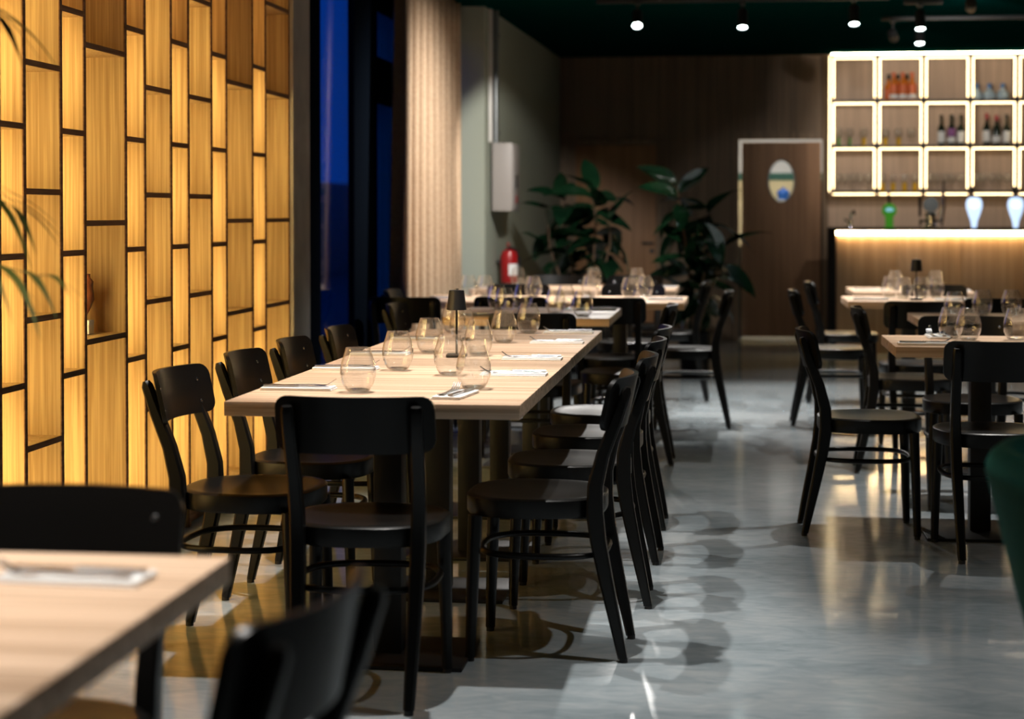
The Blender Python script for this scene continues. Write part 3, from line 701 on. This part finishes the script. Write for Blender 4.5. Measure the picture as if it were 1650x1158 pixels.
for ci, nm in ((0, 'first'), (2, 'third'), (3, 'fourth')):
    for k in range(5):
        sgc.put((bsx+ci*cw+0.075+k*0.072, sy+(0.05 if k % 2 else -0.03), bz), 0, ordn[k]+' clear stem glass from the left in the '+nm+' bottom row compartment', 'clear stem glasses', 'glass')

# beer taps on the counter
TY = 16.52; CT = BZT
def rotx(o, loc): o.matrix_local = Matrix.Translation(loc) @ Matrix.Rotation(PI/2, 4, 'X')
t = empty('beer_tap', (1.387, TY, CT), label='green beer tap tower with a round blue badge on the bar', cat='beer tap')
MB().lathe([(0.0, 0), (0.045, 0), (0.045, 0.01), (0.034, 0.015), (0.036, 0.10), (0.03, 0.11), (0, 0.11)], 24).obj('column', 'tap_green', t)
hd = MB().lathe([(0, -0.035), (0.04, -0.033), (0.060, -0.018), (0.066, 0), (0.060, 0.018), (0.04, 0.033), (0, 0.035)], 28).obj('head', 'tap_green', t); rotx(hd, (0, 0, 0.155))
bd = MB().lathe([(0, 0.036), (0.036, 0.034), (0.046, 0.028)], 28, sy=0.55).obj('badge', 'tap_blue', t); rotx(bd, (0, 0, 0.16))
MB().tube([(0, 0, 0.215), (-0.004, 0, 0.26), (-0.006, 0, 0.32)], [0.012, 0.014, 0.010], 10).obj('handle', 'black_matte', t)
def glow_tap(x, lab):
    t = empty('beer_tap', (x, TY, CT), label=lab, cat='beer tap', group='glowing teardrop beer taps')
    out = [(0.0, 0.0), (0.022, 0.0), (0.030, 0.06), (0.052, 0.12), (0.070, 0.18), (0.072, 0.22), (0.058, 0.258), (0.03, 0.272), (0.0, 0.275)]
    m = MB().lathe([(r, z) for r, z in out], 24, sy=0.45); m.obj('body', 'tap_glow', t, 50)
    b = MB().lathe([(0, 0.03), (0.025, 0.029), (0.042, 0.02)], 24).obj('badge', 'tap_glow_amber', t); rotx(b, (0, -0.004, 0.205))
    MB().tube([(-0.012, 0, 0.27), (-0.014, 0, 0.31), (-0.016, 0, 0.37)], [0.010, 0.013, 0.010], 10).obj('handle', 'black_matte', t)
glow_tap(2.134, 'left one of two glowing white teardrop beer taps on the bar')
glow_tap(2.497, 'glowing white teardrop beer tap at the right frame edge')
t = empty('beer_tap', (1.755, TY, CT), label='chrome beer tap column with black handle and silver spike', cat='beer tap')
MB().lathe([(0, 0), (0.06, 0), (0.06, 0.012), (0.045, 0.02), (0.045, 0.11), (0.062, 0.12), (0.055, 0.135), (0, 0.14)], 24).obj('column', 'chrome', t)
o = MB().lathe([(0, -0.012), (0.068, -0.012), (0.070, 0), (0.068, 0.012), (0, 0.012)], 28).obj('disc', 'grey_metal', t); rotx(o, (0, 0, 0.205))
MB().tube([(-0.10, -0.03, 0.10), (-0.10, -0.03, 0.28)], [0.011, 0.015], 10).obj('handle', 'black_matte', t)
MB().tube([(0.09, -0.03, 0.06), (0.10, -0.03, 0.20), (0.105, -0.03, 0.42)], [0.02, 0.026, 0.006], 10).obj('spike_handle', 'chrome', t)
for sx in (-0.10, 0.09): MB().tube([(sx*0.4, -0.03, 0.06), (sx, -0.05, 0.06), (sx, -0.07, 0.02)], 0.012, 10).obj('spout', 'chrome', t)
t = empty('water_tap', (1.04, TY, CT), label='small chrome tap at the left end of the bar', cat='tap')
MB().lathe([(0, 0), (0.03, 0), (0.028, 0.012), (0.02, 0.02), (0.02, 0.07), (0, 0.075)], 20).obj('column', 'chrome', t)
MB().tube([(0, 0, 0.07), (0.01, -0.01, 0.13), (0.03, -0.04, 0.15), (0.035, -0.07, 0.12)], 0.010, 10).obj('spout', 'chrome', t)
MB().tube([(-0.02, 0, 0.05), (-0.05, 0, 0.08)], 0.008, 8).obj('lever', 'chrome', t)

# ------------------------------------------------------------------ ceiling tracks and spotlights
def make_spot():
    r = empty('track_spotlight')
    MB().bbox(-0.018, 0.018, -0.06, 0.06, -0.018, 0.0, 0.003).obj('adapter', 'black_metal', r)
    MB().tube([(0, 0, -0.018), (0, 0, -0.07)], 0.009, 10).obj('stem', 'black_metal', r)
    hd = MB().lathe([(0.0, 0.075), (0.034, 0.072), (0.038, 0.06), (0.038, -0.07), (0.034, -0.07), (0.033, -0.058), (0.0, -0.058)], 24).obj('head', 'black_metal', r); hd.location = (0, 0, -0.12)
    MB().lathe([(0.0, -0.062), (0.032, -0.062), (0.032, -0.060), (0, -0.060)], 24).obj('lens', 'lens_glow', hd)
    return r
SP = Proto(make_spot())
def spot(x, y, label, watts=0, cone=80, aim=None, tilt=None, z=CE-0.03):
    r = SP.put((x, y, z), 0, label, 'black ceiling spotlights', 'spotlight')
    hd = [c for c in r.children if c.name.startswith('head')][0]
    if aim:
        d = Vector((aim[0]-x, aim[1]-y, aim[2]-(z-0.12))).normalized()
        hd.rotation_euler = (-d).to_track_quat('Z', 'Y').to_euler()
    if watts:
        ld = bpy.data.lights.new('spot_light', 'SPOT'); ld.energy = watts; ld.color = SPOT_COL; ld.spot_size = math.radians(cone); ld.spot_blend = 0.4 if cone < 70 else 0.6 if cone < 80 else 1.0; ld.shadow_soft_size = 0.022
        lo = bpy.data.objects.new('spot_light', ld); COL.objects.link(lo); lo.parent = hd; lo.location = (0, 0, -0.075)
    return r
for x, y, wt, cone, aim, nm in SPOTS: spot(x, y, 'black ceiling spotlight '+nm+', out of frame', wt, cone, aim)
# the ones seen under the dark ceiling
vis = [(-0.70, 13.05, 'brightest ceiling spotlight, above the left plant, turned to the viewer', (-0.62, 11.6, 0.9), 230),
       (0.056, 13.15, 'ceiling spotlight above the aisle, second from the left', (0.07, 12.1, 0.0), 170),
       (0.84, 13.0, 'ceiling spotlight left of the bar shelf, third from the left', (0.85, 12.0, 0.0), 170),
       (1.34, 13.4, 'upper one of two small lit spotlights above the bar', (1.33, 12.5, 0.0), 60),
       (1.45, 14.55, 'lower one of two small lit spotlights above the bar', (1.46, 13.6, 0.0), 60)]
for x, y, lab, aim, wt in vis: spot(x, y, lab, wt, 74, aim)
for x, y, lab in [(1.24, 14.5, 'dark spotlight turned towards the bar shelf, left of the lit pair'), (1.58, 12.45, 'dark spotlight at the top edge, turned towards the bar')]:
    o = spot(x, y, lab, 95, 46, (x+0.65, 17.6, 1.9))
def track(x0, x1, y, lab):
    o = MB().bbox(-(x1-x0)/2, (x1-x0)/2, -0.018, 0.018, -0.03, 0.0, 0.003).obj('ceiling_track', 'black_metal'); o.location = ((x0+x1)/2, y, CE)
    tag(o, lab, 'track', 'ceiling light tracks')
track(-1.0, 1.10, 13.1, 'black ceiling track carrying the three bright spotlights')
track(1.15, 3.0, 14.52, 'black ceiling track above the bar')
track(1.2, 2.8, 12.45, 'black ceiling track at the top right edge')
track(1.22, 1.5, 13.4, 'short black ceiling track above the third table')
def track_y(x, y0, y1, lab):
    o = MB().bbox(-0.018, 0.018, -(y1-y0)/2, (y1-y0)/2, -0.03, 0.0, 0.003).obj('ceiling_track', 'black_metal'); o.location = (x, (y0+y1)/2, CE)
    tag(o, lab, 'track', 'ceiling light tracks')
track_y(-0.86, 4.2, 8.0, 'black ceiling track over the long table, out of frame')
track_y(0.55, 1.8, 5.4, 'black ceiling track over the aisle, out of frame')

# ------------------------------------------------------------------ curtain, switch box, extinguisher
m = MB(); ny, nz = 150, 14; y0, y1 = 11.02, 13.20; vs = []; fs = []
for j in range(nz+1):
    f = j/nz; z = 0.02+(CE-0.04)*f; fl = (1-f)
    for i in range(ny+1):
        u = i/ny; ph = 2*PI*u*9+0.5*math.sin(7*u)+0.35*math.sin(2.1*f+9*u)
        y = y0-0.16*fl*(1-u)**2*1.2+(y1-y0)*u; amp = 0.065+0.03*fl
        vs.append((-2.06+amp*math.sin(ph)+0.012*math.sin(3*ph+1.3*f), y+0.018*math.cos(2*ph), z))
for j in range(nz):
    for i in range(ny): fs.append((j*(ny+1)+i, j*(ny+1)+i+1, (j+1)*(ny+1)+i+1, (j+1)*(ny+1)+i))
cu = m.add(vs, fs).obj('curtain', 'curtain_fabric', smooth=80)
sm = cu.modifiers.new('solid', 'SOLIDIFY'); sm.thickness = 0.004
tag(cu, 'beige floor length curtain gathered beside the dark blue window', 'curtain')
bx = empty('fuse_box', (-1.772, 13.85, 1.275), label='white metal electrical box on the pale green wall', cat='electrical box')
MB().bbox(-0.064, 0.09, -0.22, 0.22, 0, 0.52, 0.006).obj('body', 'box_paint', bx)
MB().bbox(0.09, 0.098, -0.205, 0.205, 0.015, 0.505, 0.003).obj('door', 'box_paint', bx)
MB().bbox(0.098, 0.102, -0.05, 0.05, 0.18, 0.28, 0.001).obj('warning_label', 'black_matte', bx)
MB().bbox(0.098, 0.102, -0.05, 0.05, 0.06, 0.12, 0.001).obj('warning_label', 'red_paint', bx)
pp = empty('conduit_pipe', (-1.82, 13.72, 1.80), label='grey conduit pipe rising from the electrical box to the ceiling', cat='pipe')
MB().tube([(0, 0, 0), (0, 0, CE-1.80)], 0.026, 14).obj('pipe', 'grey_metal', pp)
for z in (0.06, 0.45, 0.8): MB().lathe([(0.026, z), (0.034, z), (0.034, z+0.03), (0.026, z+0.03)], 14).bbox(-0.05, 0.0, -0.012, 0.012, z, z+0.03, 0.002).obj('clamp', 'grey_metal', pp)
td = MB().bbox(-0.016, 0.016, -0.02, 0.02, 0, CE-1.80, 0.003).obj('cable_trunking', 'white_paint'); td.location = (-1.845, 13.60, 1.80)
tag(td, 'thin pale cable trunking left of the grey conduit pipe', 'cable trunking')
ex = empty('fire_extinguisher', (-1.745, 13.95, 0.715), label='red fire extinguisher hung on the pale green wall', cat='extinguisher')
MB().lathe([(0, 0), (0.062, 0), (0.068, 0.012), (0.068, 0.21), (0.055, 0.245), (0.026, 0.262), (0, 0.264)], 26).obj('cylinder', 'red_paint', ex)
lb = [(0.0688*math.cos(a), 0.0688*math.sin(a)) for a in [-1.5+0.16*k for k in range(11)]]
MB().add([(x, y, 0.06) for x, y in lb]+[(x, y, 0.15) for x, y in lb], [(k, k+1, 12+k, 11+k) for k in range(10)]).obj('label', 'napkin_white', ex)
MB().lathe([(0.018, 0.26), (0.018, 0.29), (0, 0.292)], 14).obj('valve', 'black_metal', ex)
MB().bbox(-0.012, 0.012, -0.075, 0.02, 0.30, 0.31, 0.003).bbox(-0.012, 0.012, -0.07, 0.02, 0.283, 0.291, 0.003).obj('handle', 'red_paint', ex)
MB().tube([(0.0, 0.018, 0.275), (0.05, 0.05, 0.26), (0.078, 0.04, 0.18), (0.078, 0.02, 0.05)], 0.011, 10).obj('hose', 'black_matte', ex)
MB().bbox(-0.11, -0.066, -0.02, 0.02, 0.15, 0.17, 0.003).obj('bracket', 'black_metal', ex)

# ------------------------------------------------------------------ plants
def leaf_mesh(name, ln, wd, mat, fold=0.25, droop=0.18, nl=10, nw=4):
    m = MB(); vs = []; fs = []
    for i in range(nl+1):
        t = i/nl; hw = wd*0.5*(math.sin(PI*min(1, t**0.85))**0.75) if 0 < t < 1 else 0.0015
        if t > 0.9: hw *= (1-t)/0.1*0.8+0.2
        for j in range(-nw//2, nw//2+1):
            q = j/(nw/2); vs.append((q*hw, ln*t*(1-0.12*droop*t), abs(q)*hw*fold-droop*ln*t*t+0.004*math.sin(9*t+q)))
    c = nw+1
    for i in range(nl):
        for j in range(nw): fs.append((i*c+j, i*c+j+1, (i+1)*c+j+1, (i+1)*c+j))
    return m.add(vs, fs).mesh(name, mat, 60)
leaves = [leaf_mesh('leaf', 0.27, 0.125, 'ficus_leaf', 0.22, 0.25), leaf_mesh('leaf', 0.30, 0.13, 'ficus_leaf', 0.3, 0.45), leaf_mesh('leaf', 0.22, 0.10, 'ficus_leaf', 0.3, 0.1)]
def ficus(x, y, stems, label, pot_r, pot_h, seed):
    rg = random.Random(seed)
    p = empty('rubber_plant', (x, y, 0), label=label, cat='plant')
    MB().lathe([(0, 0), (pot_r*0.82, 0), (pot_r, pot_h), (pot_r*0.93, pot_h), (pot_r*0.90, pot_h-0.03), (0, pot_h-0.03)], 28).obj('pot', 'black_matte', p)
    MB().lathe([(0, pot_h-0.025), (pot_r*0.9, pot_h-0.03)], 24).obj('soil', 'soil', p)
    for pts, nlv in stems:
        P = [Vector(q) for q in pts]
        MB().tube([q[:] for q in P], [0.013-0.008*i/(len(P)-1) for i in range(len(P))], 8).obj('stem', 'bark', p)
        for k in range(nlv):
            f = 0.22+0.78*k/(nlv-1); s_ = f*(len(P)-1); i = min(int(s_), len(P)-2); q = P[i].lerp(P[i+1], s_-i)
            az = k*2.399+rg.uniform(-0.4, 0.4); el = rg.uniform(-0.75, 0.75)+(0.6 if f > 0.9 else 0)
            ob('leaf', leaves[rg.randrange(3)], p, q[:], (el, rg.uniform(-0.7, 0.7), az)).scale = (rg.uniform(1.0, 1.4),)*3
ficus(-1.19, 14.25, [([(-0.03, 0, 0.3), (-0.08, 0, 0.8), (-0.16, 0.02, 1.2), (-0.14, 0, 1.42)], 23), ([(0.04, 0.03, 0.3), (0.08, 0.02, 0.8), (0.10, 0, 1.2), (0.08, 0, 1.45)], 23), ([(0.0, -0.05, 0.3), (0.14, -0.06, 0.7), (0.22, -0.08, 1.0), (0.22, -0.08, 1.2)], 11), ([(0.0, -0.05, 0.3), (-0.16, -0.06, 0.7), (-0.26, -0.08, 1.0), (-0.27, -0.08, 1.18)], 11)],
      'wide rubber plant with glossy dark leaves next to the pale green wall', 0.19, 0.36, 3)
ficus(-0.30, 14.0, [([(0, 0, 0.3), (-0.04, 0, 0.8), (-0.10, 0, 1.2), (-0.14, 0, 1.47)], 23), ([(0.03, 0.02, 0.3), (0.06, 0, 0.75), (0.12, 0, 1.05), (0.10, 0, 1.28)], 20), ([(0.0, -0.03, 0.3), (0.10, -0.05, 0.6), (0.18, -0.05, 0.8), (0.22, -0.04, 0.98)], 11), ([(0.0, -0.03, 0.3), (-0.04, -0.05, 0.6), (-0.05, -0.05, 0.85)], 8)],
      'slender rubber plant with glossy leaves left of the lit door', 0.13, 0.34, 11)
# feathery palm whose fronds reach in from the left
def palm():
    p = empty('palm_plant', (-1.86, 3.42, 0), label='feathery palm whose blurred fronds reach in from the left edge', cat='plant')
    MB().lathe([(0, 0), (0.13, 0), (0.16, 0.34), (0.148, 0.34), (0.143, 0.31), (0, 0.31)], 28).obj('pot', 'black_matte', p)
    MB().lathe([(0, 0.315), (0.145, 0.31)], 24).obj('soil', 'soil', p)
    rg = random.Random(5)
    def frond(pts, ll, nleaf):
        P = [Vector(q) for q in pts]; C = []
        for i in range(33):   # quadratic-like smooth path by repeated lerp
            t = i/32; Q = P[:]
            while len(Q) > 1: Q = [a.lerp(b, t) for a, b in zip(Q, Q[1:])]
            C.append(Q[0])
        m = MB().tube([c[:] for c in C], [0.0055-0.0045*i/32 for i in range(33)], 6)
        for k in range(nleaf):
            t = 0.45+0.55*k/(nleaf-1); s_ = t*32; i = min(int(s_), 31); c = C[i].lerp(C[i+1], s_-i); d = (C[i+1]-C[i]).normalized()
            l = ll*(0.6+0.5*math.sin(PI*(0.15+0.8*(t-0.45)/0.55)))*rg.uniform(0.85, 1.1)
            for sd in (-1, 1):
                sv = d.cross(Vector((0, 0, 1))).normalized()*sd
                dr = (d*0.8+sv*0.6+Vector((0, 0, rg.uniform(0.15, 0.55)))).normalized(); sag = rg.uniform(0.45, 0.85)
                wv = Vector((0, 0, 1)).cross(dr).normalized(); vs = []; n = 8
                for e in range(n+1):
                    u = e/n; q = c+dr*l*u+Vector((0, 0, -sag*l*u*u)); hw = 0.0080*(0.35+1.3*u if u < 0.5 else 2*(1-u)+0.0)*(1 if e < n else 0)+0.0003
                    vs += [(q-wv*hw)[:], (q+wv*hw)[:]]
                m.add(vs, [(2*e, 2*e+1, 2*e+3, 2*e+2) for e in range(n)])
        m.obj('frond', 'palm_leaf', p, 60)
    frond([(0.01, 0, 0.32), (0.05, -0.02, 1.05), (0.26, -0.06, 1.24), (0.53, -0.10, 1.14)], 0.26, 12)
    frond([(0.01, 0.02, 0.32), (0.05, 0.04, 1.15), (0.18, 0.05, 1.42), (0.41, 0.06, 1.28)], 0.18, 11)
    frond([(0.0, 0.0, 0.32), (0.03, 0.02, 1.4), (0.14, 0.0, 1.84), (0.40, 0.0, 1.66)], 0.19, 11)
    frond([(0.0, 0.0, 0.32), (-0.05, -0.04, 1.4), (-0.20, -0.2, 1.9), (-0.35, -0.45, 1.7)], 0.17, 22)
    frond([(-0.01, 0, 0.32), (-0.05, 0.1, 1.2), (-0.12, 0.35, 1.6), (-0.10, 0.6, 1.4)], 0.17, 22)
    frond([(0.0, -0.02, 0.32), (0.02, -0.2, 1.1), (0.10, -0.45, 1.3), (0.2, -0.7, 1.0)], 0.17, 22)
palm()

# ------------------------------------------------------------------ green velvet tub chair at the right edge
gc = empty('tub_chair', (0.875, 3.25, -0.0), -0.15, 'dark green velvet tub chair cut by the right frame edge', 'armchair')
m = MB(); vs = []; fs = []; na = 40
prof = []   # (height, outward offset) round the section of the shell: outer side up, over the rim, inner side down
for z in [0.30, 0.38, 0.46, 0.54, 0.62, 0.70, 0.78]: prof.append((z, 'o'))
secs = []
def shell_r(z): return 0.285+0.155*((z-0.30)/0.56)**0.85 if z > 0.30 else 0.285
for i in range(na+1):
    a = PI-2.0+4.0*i/na; drop = 0.16*max(0, abs(a-PI)-1.0)
    sec = [(shell_r(z), z) for z in (0.30, 0.38, 0.46, 0.54, 0.62, 0.70, 0.78, 0.82)]
    for k in range(1, 8):
        b = PI*k/8; sec.append((shell_r(0.82)-0.035+0.035*math.cos(b), 0.82+0.045*math.sin(b)))
    sec += [(shell_r(z)-0.07, z) for z in (0.82, 0.74, 0.62, 0.5, 0.40, 0.30)]
    for r, z in sec: vs.append((r*math.cos(a), r*math.sin(a)*1.0, 0.30+(z-0.30)*(1-drop)))
ns = len(sec)
for i in range(na):
    for k in range(ns): fs.append((i*ns+k, i*ns+(k+1) % ns, (i+1)*ns+(k+1) % ns, (i+1)*ns+k))
fs.append(tuple(range(ns))); fs.append(tuple(na*ns+k for k in range(ns))[::-1])
m.add(vs, fs).obj('shell', 'green_velvet', gc, 60); gc.scale = (1, 1, 0.98)
MB().lathe([(0, 0.30), (0.25, 0.30), (0.275, 0.33), (0.285, 0.40), (0.26, 0.445), (0.0, 0.455)], 36, (0.06, 0)).obj('seat_cushion', 'green_velvet', gc, 60)
for sx, sy_ in ((0.2, 0.2), (0.2, -0.2), (-0.16, 0.18), (-0.16, -0.18)):
    MB().tube([(sx*1.15, sy_*1.15, 0.0), (sx, sy_, 0.30)], [0.011, 0.017], 10, up=(0, 1, 0)).obj('leg', 'black_metal', gc)
